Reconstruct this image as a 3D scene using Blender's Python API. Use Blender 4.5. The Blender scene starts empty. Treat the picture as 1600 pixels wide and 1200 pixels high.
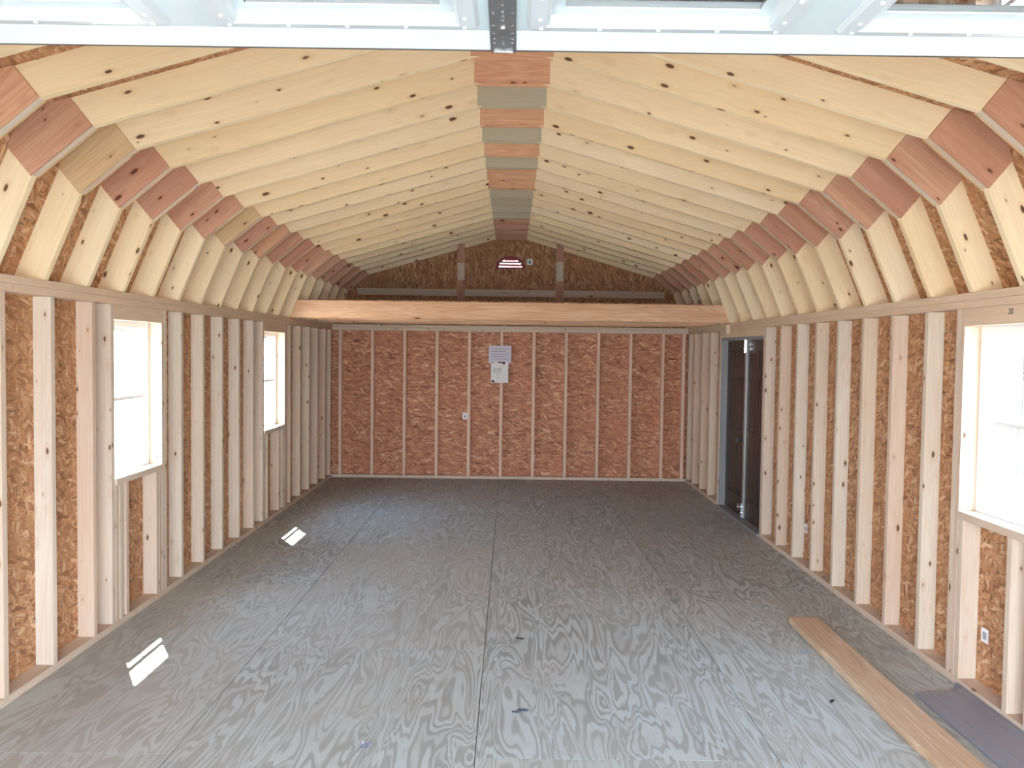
import bpy, bmesh, math, random
from mathutils import Vector, Matrix
from mathutils.geometry import tessellate_polygon

C = bpy.context.scene
COL = C.collection
IN = 0.0254                       # everything below is laid out in inches: X right, Y into the building, Z up

# ---------------------------------------------------------------- camera
CAMPOS = (0.453 * IN, 0.0, 63.75 * IN)
FPX, PITCH, YAW, ROLL = 1319.1, -0.0392, 0.0019, 0.0130
cp, sp, cy, sy = math.cos(PITCH), math.sin(PITCH), math.cos(YAW), math.sin(YAW)
fwd = Vector((sy * cp, cy * cp, sp))
rgt = Vector((cy, -sy, 0))
upv = rgt.cross(fwd)
cr, sr = math.cos(ROLL), math.sin(ROLL)
r2 = rgt * cr + upv * sr
u2 = -rgt * sr + upv * cr
cam = bpy.data.cameras.new('camera')
cam.sensor_width = 36
cam.lens = FPX / 1600 * 36
cam.clip_start = 0.02
camo = bpy.data.objects.new('camera', cam)
COL.objects.link(camo)
M = Matrix((r2, u2, -fwd)).transposed().to_4x4()
M.translation = Vector(CAMPOS)
camo.matrix_world = M
C.camera = camo

# ---------------------------------------------------------------- light
w = bpy.data.worlds.new('sky')
C.world = w
w.use_nodes = True
wn, wl = w.node_tree.nodes, w.node_tree.links
wn.clear()
wo = wn.new('ShaderNodeOutputWorld')
wb = wn.new('ShaderNodeBackground')
wtc = wn.new('ShaderNodeTexCoord')
wsx = wn.new('ShaderNodeSeparateXYZ')
wr = wn.new('ShaderNodeValToRGB')
wl.new(wtc.outputs['Generated'], wsx.inputs[0])
wl.new(wsx.outputs['Z'], wr.inputs[0])
wr.color_ramp.elements[0].position = 0.0
wr.color_ramp.elements[0].color = (0.84, 0.92, 1.0, 1)
wr.color_ramp.elements[1].position = 0.7
wr.color_ramp.elements[1].color = (0.46, 0.68, 1.0, 1)
wl.new(wr.outputs[0], wb.inputs[0])
wb.inputs[1].default_value = 12.5
wl.new(wb.outputs[0], wo.inputs[0])

SUNDIR = Vector((0.35, -0.605, -1.0))
sun = bpy.data.lights.new('sun', 'SUN')
sun.energy = 46
sun.angle = math.radians(0.53)
sun.color = (1.0, 0.95, 0.87)
suno = bpy.data.objects.new('sun', sun)
COL.objects.link(suno)
suno.rotation_euler = SUNDIR.to_track_quat('-Z', 'Y').to_euler()
suno.location = (-3, 9, 8)


def portal(name, loc, sx, sz, rot):
    l = bpy.data.lights.new(name, 'AREA')
    l.shape = 'RECTANGLE'
    l.size, l.size_y = sx * IN, sz * IN
    l.cycles.is_portal = True
    o = bpy.data.objects.new(name, l)
    COL.objects.link(o)
    o.location = Vector(loc) * IN
    o.rotation_euler = rot


portal('door_portal', (-.5, -21.5, 42), 108, 84, (math.radians(90), 0, 0))       # faces into the building (+Y)
portal('window_portal', (-94, 200.8, 51.5), 25, 36, (math.radians(90), 0, math.radians(-90)))
portal('window_portal', (-94, 316, 51.5), 27, 36, (math.radians(90), 0, math.radians(-90)))
portal('window_portal', (94, 150.5, 51.5), 25, 36, (math.radians(90), 0, math.radians(90)))

C.view_settings.view_transform = 'Standard'
C.view_settings.look = 'None'
C.view_settings.gamma = 1
C.view_settings.use_curve_mapping = False
C.view_settings.exposure = 0.98
C.cycles.use_denoising = True
C.cycles.max_bounces = 12
C.cycles.diffuse_bounces = 8
C.cycles.transparent_max_bounces = 16
C.cycles.sample_clamp_indirect = 12

# ---------------------------------------------------------------- materials


def new_mat(name):
    m = bpy.data.materials.new(name)
    m.use_nodes = True
    nt = m.node_tree
    nt.nodes.clear()
    out = nt.nodes.new('ShaderNodeOutputMaterial')
    b = nt.nodes.new('ShaderNodeBsdfPrincipled')
    nt.links.new(b.outputs[0], out.inputs[0])
    return m, nt, b


def ramp(nt, fac, stops, interp='LINEAR'):
    r = nt.nodes.new('ShaderNodeValToRGB')
    r.color_ramp.interpolation = interp
    e = r.color_ramp.elements
    while len(e) < len(stops):
        e.new(0.5)
    for i, (p, c) in enumerate(stops):
        e[i].position = p
        e[i].color = tuple(c) + (1,) if len(c) == 3 else c
    nt.links.new(fac, r.inputs[0])
    return r.outputs[0]


def mixc(nt, fac, a, b, mode='MIX'):
    m = nt.nodes.new('ShaderNodeMix')
    m.data_type = 'RGBA'
    m.blend_type = mode
    for s, v in ((0, fac), (6, a), (7, b)):
        if hasattr(v, 'is_output') or hasattr(v, 'links'):
            nt.links.new(v, m.inputs[s])
        else:
            m.inputs[s].default_value = (tuple(v) + (1,)) if isinstance(v, (tuple, list)) else v
    return m.outputs[2]


def math_n(nt, op, a, b=None, clamp=False):
    n = nt.nodes.new('ShaderNodeMath')
    n.operation = op
    n.use_clamp = clamp
    for i, v in enumerate((a, b)):
        if v is None:
            continue
        if hasattr(v, 'links'):
            nt.links.new(v, n.inputs[i])
        else:
            n.inputs[i].default_value = v
    return n.outputs[0]


def vscale(nt, vec, s, off=None, rot=None):
    mp = nt.nodes.new('ShaderNodeMapping')
    mp.inputs['Scale'].default_value = s
    if off:
        mp.inputs['Location'].default_value = off
    if rot:
        mp.inputs['Rotation'].default_value = rot
    nt.links.new(vec, mp.inputs[0])
    return mp.outputs[0]


def noise(nt, vec, scale, detail=2, rough=.5, dist=0):
    n = nt.nodes.new('ShaderNodeTexNoise')
    n.inputs['Scale'].default_value = scale
    n.inputs['Detail'].default_value = detail
    n.inputs['Roughness'].default_value = rough
    n.inputs['Distortion'].default_value = dist
    nt.links.new(vec, n.inputs['Vector'])
    return n


def bump(nt, b, h, strength, dist=.002):
    n = nt.nodes.new('ShaderNodeBump')
    n.inputs['Strength'].default_value = strength
    n.inputs['Distance'].default_value = dist
    nt.links.new(h, n.inputs['Height'])
    nt.links.new(n.outputs[0], b.inputs['Normal'])


def wood_mat(name, tones, grain_dark, knot_col, knot_r=.11, grain_amt=.35, ring_amt=.25, knots=True, rough=.75, stain=None, kfreq=(6.5, 15, 15)):
    """sawn lumber; grain runs along the object's own X axis, each board gets its own piece of log"""
    m, nt, b = new_mat(name)
    tc = nt.nodes.new('ShaderNodeTexCoord')
    oi = nt.nodes.new('ShaderNodeObjectInfo')
    off = nt.nodes.new('ShaderNodeVectorMath')
    off.operation = 'ADD'
    nt.links.new(tc.outputs['Object'], off.inputs[0])
    sc = nt.nodes.new('ShaderNodeVectorMath')
    sc.operation = 'SCALE'
    sc.inputs[0].default_value = (37.3, 11.7, 23.9)
    nt.links.new(oi.outputs['Random'], sc.inputs['Scale'])
    nt.links.new(sc.outputs[0], off.inputs[1])
    v = off.outputs[0]
    n = len(tones)
    base = ramp(nt, oi.outputs['Random'], [(i / max(1, n - 1), t) for i, t in enumerate(tones)])
    # broad slow variation
    big = noise(nt, vscale(nt, v, (1.3, 9, 9)), 1.0, 3, .55).outputs[0]
    col = mixc(nt, ramp(nt, big, [(.35, (0, 0, 0)), (.7, (ring_amt,) * 3)]), base, grain_dark)
    # growth rings: stretched, bent bands
    wv = noise(nt, vscale(nt, v, (.75, 13, 13)), 1.0, 2, .5, .5).outputs[0]
    bands = math_n(nt, 'SINE', math_n(nt, 'MULTIPLY', wv, 70))
    bandf = math_n(nt, 'MULTIPLY', math_n(nt, 'ADD', math_n(nt, 'MULTIPLY', bands, .5), .5), grain_amt * .5)
    col = mixc(nt, bandf, col, grain_dark)
    fine = noise(nt, vscale(nt, v, (2.2, 150, 150)), 1.0, 2, .6).outputs[0]
    col = mixc(nt, ramp(nt, fine, [(.4, (0, 0, 0)), (.75, (grain_amt * .6,) * 3)]), col, grain_dark)
    if stain:
        st = noise(nt, vscale(nt, v, (3, 10, 10), (5, 5, 5)), 1.0, 3, .6, .3).outputs[0]
        col = mixc(nt, ramp(nt, st, [(.56, (0, 0, 0)), (.72, (.5,) * 3)]), col, stain)
    if knots:
        vo = nt.nodes.new('ShaderNodeTexVoronoi')
        vo.inputs['Scale'].default_value = 1
        nt.links.new(vscale(nt, v, kfreq), vo.inputs['Vector'])
        wob = math_n(nt, 'MULTIPLY', noise(nt, v, 40, 1).outputs[0], .05)
        d = math_n(nt, 'ADD', vo.outputs['Distance'], wob)
        # knot size differs from knot to knot
        sx = nt.nodes.new('ShaderNodeSeparateColor')
        nt.links.new(vo.outputs['Color'], sx.inputs[0])
        rad = math_n(nt, 'MULTIPLY', math_n(nt, 'ADD', sx.outputs[0], .35), knot_r)
        q = math_n(nt, 'DIVIDE', d, math_n(nt, 'ADD', rad, .0001))
        k = ramp(nt, q, [(.72, (1, 1, 1)), (1.0, (0, 0, 0))])
        halo = ramp(nt, math_n(nt, 'MULTIPLY', q, .4), [(.3, (.45,) * 3), (.8, (0, 0, 0))])
        col = mixc(nt, halo, col, grain_dark)
        col = mixc(nt, k, col, knot_col)
    nt.links.new(col, b.inputs['Base Color'])
    b.inputs['Roughness'].default_value = rough
    b.inputs['Specular IOR Level'].default_value = .3
    bump(nt, b, fine, .25, .001)
    return m


def osb_mat(name, cols, scale=1.0, angs=(.12, -.55, .85, 1.45, .3), cloud_amt=.38):
    """oriented strand board: overlapping flakes from three layers lying at different angles (UV in metres)"""
    m, nt, b = new_mat(name)
    uv = nt.nodes.new('ShaderNodeUVMap')
    uv.uv_map = 'UVMap'
    v0 = uv.outputs[0]
    wn_ = noise(nt, v0, 9, 2)
    wob = nt.nodes.new('ShaderNodeVectorMath')
    wob.operation = 'MULTIPLY_ADD'
    nt.links.new(wn_.outputs['Color'], wob.inputs[0])
    wob.inputs[1].default_value = (.05, .05, 0)
    nt.links.new(v0, wob.inputs[2])
    v = wob.outputs[0]
    col = None
    hsum = None
    for i, (ang, thr) in enumerate(zip(angs, (None, .50, .58, .74, .72))):
        rt = vscale(nt, v, (1, 1, 1), (i * 3.7, i * 5.1, 0), (0, 0, ang))
        vo = nt.nodes.new('ShaderNodeTexVoronoi')
        vo.inputs['Scale'].default_value = 1
        nt.links.new(vscale(nt, rt, (17 * scale, 72 * scale, 1)), vo.inputs['Vector'])
        sc = nt.nodes.new('ShaderNodeSeparateColor')
        nt.links.new(vo.outputs['Color'], sc.inputs[0])
        strand = ramp(nt, sc.outputs[0], [(0, cols[0]), (.22, cols[1]), (.5, cols[2]), (.8, cols[3]), (1, cols[4])])
        fib = noise(nt, vscale(nt, rt, (14, 260, 1)), 1, 2).outputs[0]
        strand = mixc(nt, ramp(nt, fib, [(.35, (0, 0, 0)), (.8, (.35,) * 3)]), strand, cols[0])
        edge = ramp(nt, vo.outputs['Distance'], [(.45, (0, 0, 0)), (.85, (.55,) * 3)])
        strand = mixc(nt, edge, strand, cols[0])
        if col is None:
            col = strand
            hsum = sc.outputs[1]
        else:
            sel = math_n(nt, 'GREATER_THAN', sc.outputs[1], thr)
            col = mixc(nt, sel, col, strand)
            hsum = math_n(nt, 'MAXIMUM', hsum, math_n(nt, 'MULTIPLY', sel, sc.outputs[2]))
    cloud = noise(nt, v0, 2.2, 4, .6).outputs[0]
    col = mixc(nt, ramp(nt, cloud, [(.42, (0, 0, 0)), (.68, (cloud_amt,) * 3)]), col, cols[1])
    fleck = noise(nt, vscale(nt, v0, (9, 34, 1), (4, 4, 0)), 1, 3, .6).outputs[0]
    col = mixc(nt, ramp(nt, fleck, [(.60, (0, 0, 0)), (.70, (.75,) * 3)]), col, tuple(c * .45 for c in cols[0]))
    pale = noise(nt, vscale(nt, v0, (8, 40, 1), (14, 9, 0)), 1, 2, .5).outputs[0]
    col = mixc(nt, ramp(nt, pale, [(.66, (0, 0, 0)), (.72, (.6,) * 3)]), col, cols[4])
    nt.links.new(col, b.inputs['Base Color'])
    b.inputs['Roughness'].default_value = .6
    b.inputs['Specular IOR Level'].default_value = .3
    bump(nt, b, hsum, .35, .002)
    return m


def plain(name, col, rough=.5, metal=0.0, spec=.5, var=0.0):
    m, nt, b = new_mat(name)
    if var:
        tc = nt.nodes.new('ShaderNodeTexCoord')
        nz = noise(nt, tc.outputs['Object'], 6, 4, .6).outputs[0]
        c = mixc(nt, ramp(nt, nz, [(.3, (0, 0, 0)), (.75, (1, 1, 1))]), col, tuple(x * (1 - var) for x in col))
        nt.links.new(c, b.inputs['Base Color'])
    else:
        b.inputs['Base Color'].default_value = tuple(col) + (1,)
    b.inputs['Roughness'].default_value = rough
    b.inputs['Metallic'].default_value = metal
    b.inputs['Specular IOR Level'].default_value = spec
    return m


PINE = wood_mat('pine_lumber', [(.65, .52, .41), (.69, .60, .48), (.645, .495, .39), (.70, .645, .55), (.67, .58, .46), (.65, .52, .43)],
                (.50, .32, .19), (.14, .07, .04), knot_r=.15, kfreq=(7, 17, 17))
RAFT = wood_mat('rafter_pine', [(.88, .725, .475), (.89, .755, .52), (.87, .70, .43), (.90, .77, .55)],
                (.68, .47, .24), (.15, .07, .04), knot_r=.16, grain_amt=.28, ring_amt=.22)
FIR = wood_mat('fir_beam', [(.84, .58, .38), (.85, .60, .40)], (.58, .29, .15), (.12, .045, .02), knot_r=.12, grain_amt=.9, ring_amt=.5, kfreq=(3, 7, 7))
PLY_RED = wood_mat('reddish_plywood', [(.62, .35, .24), (.70, .43, .28), (.58, .31, .21), (.66, .39, .26), (.60, .32, .23)],
                   (.40, .17, .10), (.13, .045, .025), knot_r=.16, grain_amt=.5, ring_amt=.5, rough=.6)
PLY_TAN = wood_mat('tan_plywood', [(.70, .50, .28), (.72, .53, .31)], (.40, .21, .09), (.10, .05, .03), knot_r=.12, grain_amt=.4)
PLY_ORANGE = wood_mat('orange_plywood', [(.72, .42, .26), (.75, .46, .28), (.70, .39, .25)], (.42, .17, .08), (.14, .05, .03), knot_r=.15, grain_amt=.5)
PLY_GREEN = wood_mat('greenish_grey_plywood', [(.46, .42, .31), (.50, .46, .34), (.45, .40, .29)], (.38, .31, .21), (.12, .08, .05), knot_r=.0, grain_amt=.3, knots=False)
PLATE = wood_mat('plate_lumber', [(.73, .57, .41), (.75, .59, .43)], (.52, .35, .21), (.13, .06, .03), knot_r=.09)
TREATED = wood_mat('floor_board_pine', [(.72, .59, .46), (.72, .59, .45)], (.46, .27, .14), (.2, .1, .05), knot_r=.06, grain_amt=.9, ring_amt=.6, kfreq=(3, 8, 8))
OSB_SIDE = osb_mat('osb_tan', [(.25, .11, .05), (.45, .215, .10), (.56, .29, .145), (.62, .36, .19), (.78, .54, .34)], .8)
OSB_FAR = osb_mat('osb_reddish', [(.27, .10, .055), (.48, .20, .11), (.60, .27, .15), (.68, .34, .19), (.84, .56, .36)], .72, (.03, -.28, .35, .75, -.12), .5)
OSB_GABLE = osb_mat('osb_brown', [(.22, .10, .045), (.38, .175, .08), (.50, .24, .11), (.57, .30, .14), (.68, .43, .24)], .72, (.03, -.35, .4, .8, -.15), .45)
WHITE = plain('white_vinyl', (.86, .88, .88), .4)
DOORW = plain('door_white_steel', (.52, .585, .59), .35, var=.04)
RAIL_LIT = plain('door_rail_lit', (.78, .84, .84), .35)  # door paint made whiter: the light caught by the edge rail, put into colour
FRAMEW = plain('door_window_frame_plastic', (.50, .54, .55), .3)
STEEL = plain('galvanised_steel', (.15, .145, .145), .45, .35)
SHINY = plain('bright_metal', (.85, .87, .9), .2, 1.0)
RUBBER = plain('dark_rubber', (.07, .065, .06), .7)
DARKDOOR = plain('dark_brown_door', (.055, .035, .028), .4, var=.2)
JAMB = plain('grey_primed_jamb', (.27, .27, .28), .6, var=.1)
ASTRAGAL = plain('grey_astragal', (.38, .38, .38), .35, .3)
SLATEM = plain('slate_coated_metal', (.27, .28, .33), .5, .05, var=.08)
PAPER_L = plain('lilac_white_paper', (.66, .62, .68), .8)
PAPER_W = plain('white_paper', (.80, .78, .74), .8)
INK = plain('printed_ink', (.30, .28, .33), .8)
INKD = plain('dark_ink', (.05, .05, .06), .8)
LABELW = plain('label_white', (.8, .82, .86), .5)
LABELG = plain('label_green', (.10, .28, .16), .5)
RED = plain('red_vent_plastic', (.30, .012, .022), .5)
PINK = wood_mat('pinkish_lumber', [(.80, .56, .42), (.82, .59, .44), (.79, .57, .43)], (.55, .33, .22), (.14, .07, .04), knot_r=.13, kfreq=(7, 17, 17))
OUTLET = plain('scrap_foil', (.45, .45, .55), .35, .4)
GROUND = plain('gravel_ground', (.40, .375, .32), .9, var=.25)
SIDING = plain('exterior_trim_white', (.8, .8, .78), .6)


def glass_mat(name, ior, tint):
    m = bpy.data.materials.new(name)
    m.use_nodes = True
    nt = m.node_tree
    nt.nodes.clear()
    out = nt.nodes.new('ShaderNodeOutputMaterial')
    mx = nt.nodes.new('ShaderNodeMixShader')
    tr = nt.nodes.new('ShaderNodeBsdfTransparent')
    tr.inputs[0].default_value = tint
    gl = nt.nodes.new('ShaderNodeBsdfGlossy')
    gl.inputs['Roughness'].default_value = 0.0
    lw = nt.nodes.new('ShaderNodeLayerWeight')
    lw.inputs['Blend'].default_value = .5
    r0 = ((ior - 1) / (ior + 1)) ** 2 * 1.8
    p5 = math_n(nt, 'POWER', lw.outputs['Facing'], 5)
    fr = math_n(nt, 'ADD', math_n(nt, 'MULTIPLY', p5, 1 - r0), r0)
    nt.links.new(fr, mx.inputs[0])
    nt.links.new(tr.outputs[0], mx.inputs[1])
    nt.links.new(gl.outputs[0], mx.inputs[2])
    nt.links.new(mx.outputs[0], out.inputs[0])
    return m


GLASS = glass_mat('window_glass', 1.45, (.95, .97, .97, 1))
DGLASS = glass_mat('door_glass', 2.3, (.55, .56, .56, 1))


def floor_mat():
    m, nt, b = new_mat('treated_plywood_floor')
    uv = nt.nodes.new('ShaderNodeUVMap')
    uv.uv_map = 'UVMap'
    v = uv.outputs[0]
    # cathedral figure of rotary-cut veneer: iso-lines of a slow noise, stretched along the sheet (v)
    n1 = noise(nt, vscale(nt, v, (6.0, .9, 1)), 1, 2.6, .5, .7).outputs[0]
    n2 = noise(nt, vscale(nt, v, (2.0, 1.3, 1), (9, 3, 0)), 1, 1, .5).outputs[0]
    f = math_n(nt, 'ADD', math_n(nt, 'MULTIPLY', n1, 92), math_n(nt, 'MULTIPLY', n2, 30))
    s = math_n(nt, 'ADD', math_n(nt, 'MULTIPLY', math_n(nt, 'SINE', f), .5), .5)
    # a second, slower set so bands differ in width
    s2 = math_n(nt, 'ADD', math_n(nt, 'MULTIPLY', math_n(nt, 'SINE', math_n(nt, 'MULTIPLY', f, .37)), .5), .5)
    s3 = math_n(nt, 'MULTIPLY', s, math_n(nt, 'ADD', math_n(nt, 'MULTIPLY', s2, .6), .4))
    fig = ramp(nt, s3, [(.10, (1, 1, 1)), (.32, (.45,) * 3), (.55, (.0,) * 3), (1, (.12,) * 3)])
    light, dark = (.53, .60, .59), (.31, .325, .30)
    wash = ramp(nt, noise(nt, vscale(nt, v, (1.6, .8, 1), (7, 1, 0)), 1, 2).outputs[0], [(.35, (.7,) * 3), (.55, (1, 1, 1))])
    col = mixc(nt, math_n(nt, 'MULTIPLY', fig, wash), light, dark)
    blot = noise(nt, v, 2.6, 4, .6).outputs[0]
    col = mixc(nt, ramp(nt, blot, [(.42, (0, 0, 0)), (.68, (.45,) * 3)]), col, (.43, .425, .39))
    fine = noise(nt, vscale(nt, v, (140, 9, 1)), 1, 2, .6).outputs[0]
    col = mixc(nt, ramp(nt, fine, [(.35, (0, 0, 0)), (.8, (.30,) * 3)]), col, (.36, .335, .30))
    tint = noise(nt, vscale(nt, v, (1, 1, 1), (1, 2, 5)), .16, 0).outputs[0]
    col = mixc(nt, ramp(nt, tint, [(.35, (0, 0, 0)), (.65, (.38,) * 3)]), col, (.50, .49, .43))
    dirt = noise(nt, vscale(nt, v, (1, 1, 1), (3, 8, 0)), 14, 3, .7).outputs[0]
    col = mixc(nt, ramp(nt, dirt, [(.66, (0, 0, 0)), (.74, (.5,) * 3)]), col, (.16, .15, .14))
    nt.links.new(col, b.inputs['Base Color'])
    b.inputs['Roughness'].default_value = .62
    b.inputs['Specular IOR Level'].default_value = .35
    bump(nt, b, fine, .15, .001)
    return m


FLOOR = floor_mat()

# ---------------------------------------------------------------- mesh helpers


def link(name, me, mat=None, parent=None):
    o = bpy.data.objects.new(name, me)
    COL.objects.link(o)
    if mat and me is not None and not me.materials:
        me.materials.append(mat)
    if parent:
        o.parent = parent
    return o


def tag(o, label=None, cat=None, group=None, kind=None):
    if label:
        o['label'] = label
    if cat:
        o['category'] = cat
    if group:
        o['group'] = group
    if kind:
        o['kind'] = kind
    return o


def empty(name, loc=(0, 0, 0)):
    o = bpy.data.objects.new(name, None)
    o.empty_display_size = .05
    COL.objects.link(o)
    o.location = Vector(loc) * IN
    return o


def bm_box(bm, x0, x1, y0, y1, z0, z1):
    vs = [bm.verts.new((x * IN, y * IN, z * IN)) for x in (x0, x1) for y in (y0, y1) for z in (z0, z1)]
    q = [(0, 1, 3, 2), (4, 6, 7, 5), (0, 4, 5, 1), (2, 3, 7, 6), (0, 2, 6, 4), (1, 5, 7, 3)]
    return [bm.faces.new([vs[i] for i in f]) for f in q]


def finish(bm, name, bevel=0):
    if bevel:
        bmesh.ops.bevel(bm, geom=bm.edges[:], offset=bevel * IN, segments=2, profile=.6, affect='EDGES', clamp_overlap=True)
    bmesh.ops.recalc_face_normals(bm, faces=bm.faces[:])
    me = bpy.data.meshes.new(name)
    bm.to_mesh(me)
    bm.free()
    return me


CACHE = {}


def board_mesh(L, W, T, mat, bevel=.09):
    """board with its length along local X, width along Z, thickness along Y, centred on Y and Z"""
    key = (round(L, 3), round(W, 3), round(T, 3), mat.name)
    if key not in CACHE:
        bm = bmesh.new()
        bm_box(bm, 0, L, -T / 2, T / 2, -W / 2, W / 2)
        me = finish(bm, 'board', bevel)
        me.materials.append(mat)
        CACHE[key] = me
    return CACHE[key]


def board(name, x0, x1, y0, y1, z0, z1, mat, parent=None):
    """axis-aligned board as one object whose local X follows its longest side"""
    dx, dy, dz = x1 - x0, y1 - y0, z1 - z0
    cx, cy_, cz = (x0 + x1) / 2, (y0 + y1) / 2, (z0 + z1) / 2
    if dz >= dx and dz >= dy:
        me = board_mesh(dz, dx, dy, mat)
        R = Matrix(((0, 0, 1), (0, 1, 0), (1, 0, 0))).transposed()
        R = Matrix(((0, 0, -1), (0, 1, 0), (1, 0, 0)))     # local X -> Z, local Z -> -X
        loc = (cx, cy_, z0)
    elif dy >= dx:
        me = board_mesh(dy, dz, dx, mat)
        R = Matrix(((0, -1, 0), (1, 0, 0), (0, 0, 1)))
        loc = (cx, y0, cz)
    else:
        me = board_mesh(dx, dz, dy, mat)
        R = Matrix.Identity(3)
        loc = (x0, cy_, cz)
    o = link(name, me, None)
    o.matrix_world = Matrix.Translation(Vector(loc) * IN) @ R.to_4x4()
    if parent:
        pm = parent.matrix_world.copy()
        o.parent = parent
        o.matrix_parent_inverse = Matrix.Translation(parent.location).inverted()
    return o


def prism_mesh(poly, y0, y1, mat, bevel=.06, name='prism'):
    """polygon (x, z) extruded along y"""
    bm = bmesh.new()
    a = [bm.verts.new((x * IN, y0 * IN, z * IN)) for x, z in poly]
    b = [bm.verts.new((x * IN, y1 * IN, z * IN)) for x, z in poly]
    bm.faces.new(a)
    bm.faces.new(b[::-1])
    n = len(poly)
    for i in range(n):
        bm.faces.new((a[i], b[i], b[(i + 1) % n], a[(i + 1) % n]))
    me = finish(bm, name, bevel)
    me.materials.append(mat)
    return me


def slab_mesh(outer, holes, fn, thick, mat, uvoff=(0, 0), name='slab'):
    """flat panel with holes; fn(u, v, t) -> position in inches, t runs 0..thick; UV in metres"""
    loops = [outer] + holes
    pts = [p for l in loops for p in l]
    tris = tessellate_polygon([[Vector((u, v, 0)) for u, v in l] for l in loops])
    bm = bmesh.new()
    uvl = bm.loops.layers.uv.new('UVMap')
    A = [bm.verts.new(Vector(fn(u, v, 0)) * IN) for u, v in pts]
    B = [bm.verts.new(Vector(fn(u, v, thick)) * IN) for u, v in pts]
    idx = {}
    for i, p in enumerate(pts):
        idx[A[i]] = p
        idx[B[i]] = p
    for t in tris:
        if len(set(t)) < 3:
            continue
        try:
            bm.faces.new([A[i] for i in t])
            bm.faces.new([B[i] for i in reversed(t)])
        except ValueError:
            pass
    k = 0
    for l in loops:
        n = len(l)
        for i in range(n):
            j = (i + 1) % n
            bm.faces.new((A[k + i], A[k + j], B[k + j], B[k + i]))
        k += n
    bmesh.ops.recalc_face_normals(bm, faces=bm.faces[:])
    for f in bm.faces:
        for lp in f.loops:
            u, v = idx[lp.vert]
            lp[uvl].uv = (u * IN + uvoff[0], v * IN + uvoff[1])
    me = bpy.data.meshes.new(name)
    bm.to_mesh(me)
    bm.free()
    me.materials.append(mat)
    return me


def rect(u0, v0, u1, v1):
    return [(u0, v0), (u1, v0), (u1, v1), (u0, v1)]


def cyl(bm, c, r, h, axis='z', seg=16, r2_=None):
    rr = r if r2_ is None else r2_
    ax = {'x': Matrix.Rotation(math.radians(90), 4, 'Y'), 'y': Matrix.Rotation(math.radians(-90), 4, 'X'), 'z': Matrix.Identity(4)}[axis]
    return bmesh.ops.create_cone(bm, cap_ends=True, segments=seg, radius1=r * IN, radius2=rr * IN, depth=h * IN,
                                 matrix=Matrix.Translation(Vector(c) * IN) @ ax)


# ---------------------------------------------------------------- dimensions
W = 87.76          # inner face of the side studs
WO = W + 3.5       # inner face of the wall sheathing
YF0, YF = -20.0, 417.1
YFO = YF + 3.5
TH = .45
Z1, ZP, ZH = 1.5, 73.0, 76.0
ZSILL, ZHEAD = 34.0, 69.6
WIN = [(-1, 188.1, 213.4), (-1, 302.4, 329.6), (1, 138.5, 162.6)]
DR0, DR1 = 291.8, 350.6      # double door opening, right wall

# gambrel frame geometry
RIDGE_IN = (7.74, 118.54)
KU, KL = (70.26, 100.64), (80.63, 92.15)
su = (RIDGE_IN[1] - KU[1]) / (KU[0] - RIDGE_IN[0])      # fall per inch of the upper rafter
du = Vector((1, -su)).normalized()                       # down-slope, right side
nu = Vector((-du.y, du.x)); nu = nu if nu.y > 0 else -nu
foot_in = Vector((87.5, 76.0))
RW = 5.5           # rafters are 2x6
dl_ = (foot_in - Vector(KL)).normalized()
nl = Vector((-dl_.y, dl_.x)); nl = nl if nl.x > 0 else -nl


def isect(p, d, q, e):
    den = d.x * e.y - d.y * e.x
    t = ((q.x - p.x) * e.y - (q.y - p.y) * e.x) / den
    return p + d * t


A = Vector(KU)
K_in = isect(A, du, foot_in, dl_)
K_out = isect(A + nu * RW, du, foot_in + nl * RW, dl_)
apex_in = isect(A, du, Vector((0, 0)), Vector((0, 1)))
apex_out = isect(A + nu * RW, du, Vector((0, 0)), Vector((0, 1)))
foot_out = isect(foot_in + nl * RW, dl_, Vector((0, 76)), Vector((1, 0)))

# ---------------------------------------------------------------- structure
# ground and floor
bm = bmesh.new()
bm_box(bm, -900, 900, -900, 1300, -14, -8)
tag(link('ground', finish(bm, 'ground'), GROUND), kind='structure')

bm = bmesh.new()
uvl = bm.loops.layers.uv.new('UVMap')
rng = random.Random(4)
cols_x = [(-WO, -52.0, 129.8), (-52.0, -4.35, 177.3), (-4.35, 43.4, 129.8), (43.4, WO, 177.3)]
for ci, (xa, xb, seam) in enumerate(cols_x):
    ys = sorted({YF0, YFO} | {seam + 96 * k for k in range(-3, 4) if YF0 < seam + 96 * k < YFO})
    for ya, yb in zip(ys[:-1], ys[1:]):
        g = .07
        fs = bm_box(bm, xa + g, xb - g, ya + g, yb - g, -.75, 0)
        ou, ov = rng.uniform(0, 60), rng.uniform(0, 60)
        for f in fs:
            for lp in f.loops:
                lp[uvl].uv = (lp.vert.co.x + ou, lp.vert.co.y + ov)
base = bm_box(bm, -WO, WO, YF0, YFO, -7.9, -.8)
for f in base:
    for lp in f.loops:
        lp[uvl].uv = (lp.vert.co.x, lp.vert.co.y)
tag(link('floor', finish(bm, 'floor'), FLOOR), kind='structure')

# side walls (u = Y, v = Z)
side_outer = [(YF0, -6), (YFO + TH, -6), (YFO + TH, ZH), (YF0, ZH)]
lh = [rect(a - .0, ZSILL - 1.0, b, ZHEAD) for s, a, b in WIN if s < 0]
o = link('wall_left', slab_mesh(side_outer, lh, lambda u, v, t: (-WO - t, u, v), TH, OSB_SIDE))
tag(o, kind='structure')
rh = [rect(a, ZSILL - 1.0, b, ZHEAD) for s, a, b in WIN if s > 0] + [rect(DR0, .0, DR1, 70.2)]
o = link('wall_right', slab_mesh(side_outer, rh, lambda u, v, t: (WO + t, u, v), TH, OSB_SIDE, (7, 3)))
tag(o, kind='structure')
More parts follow.
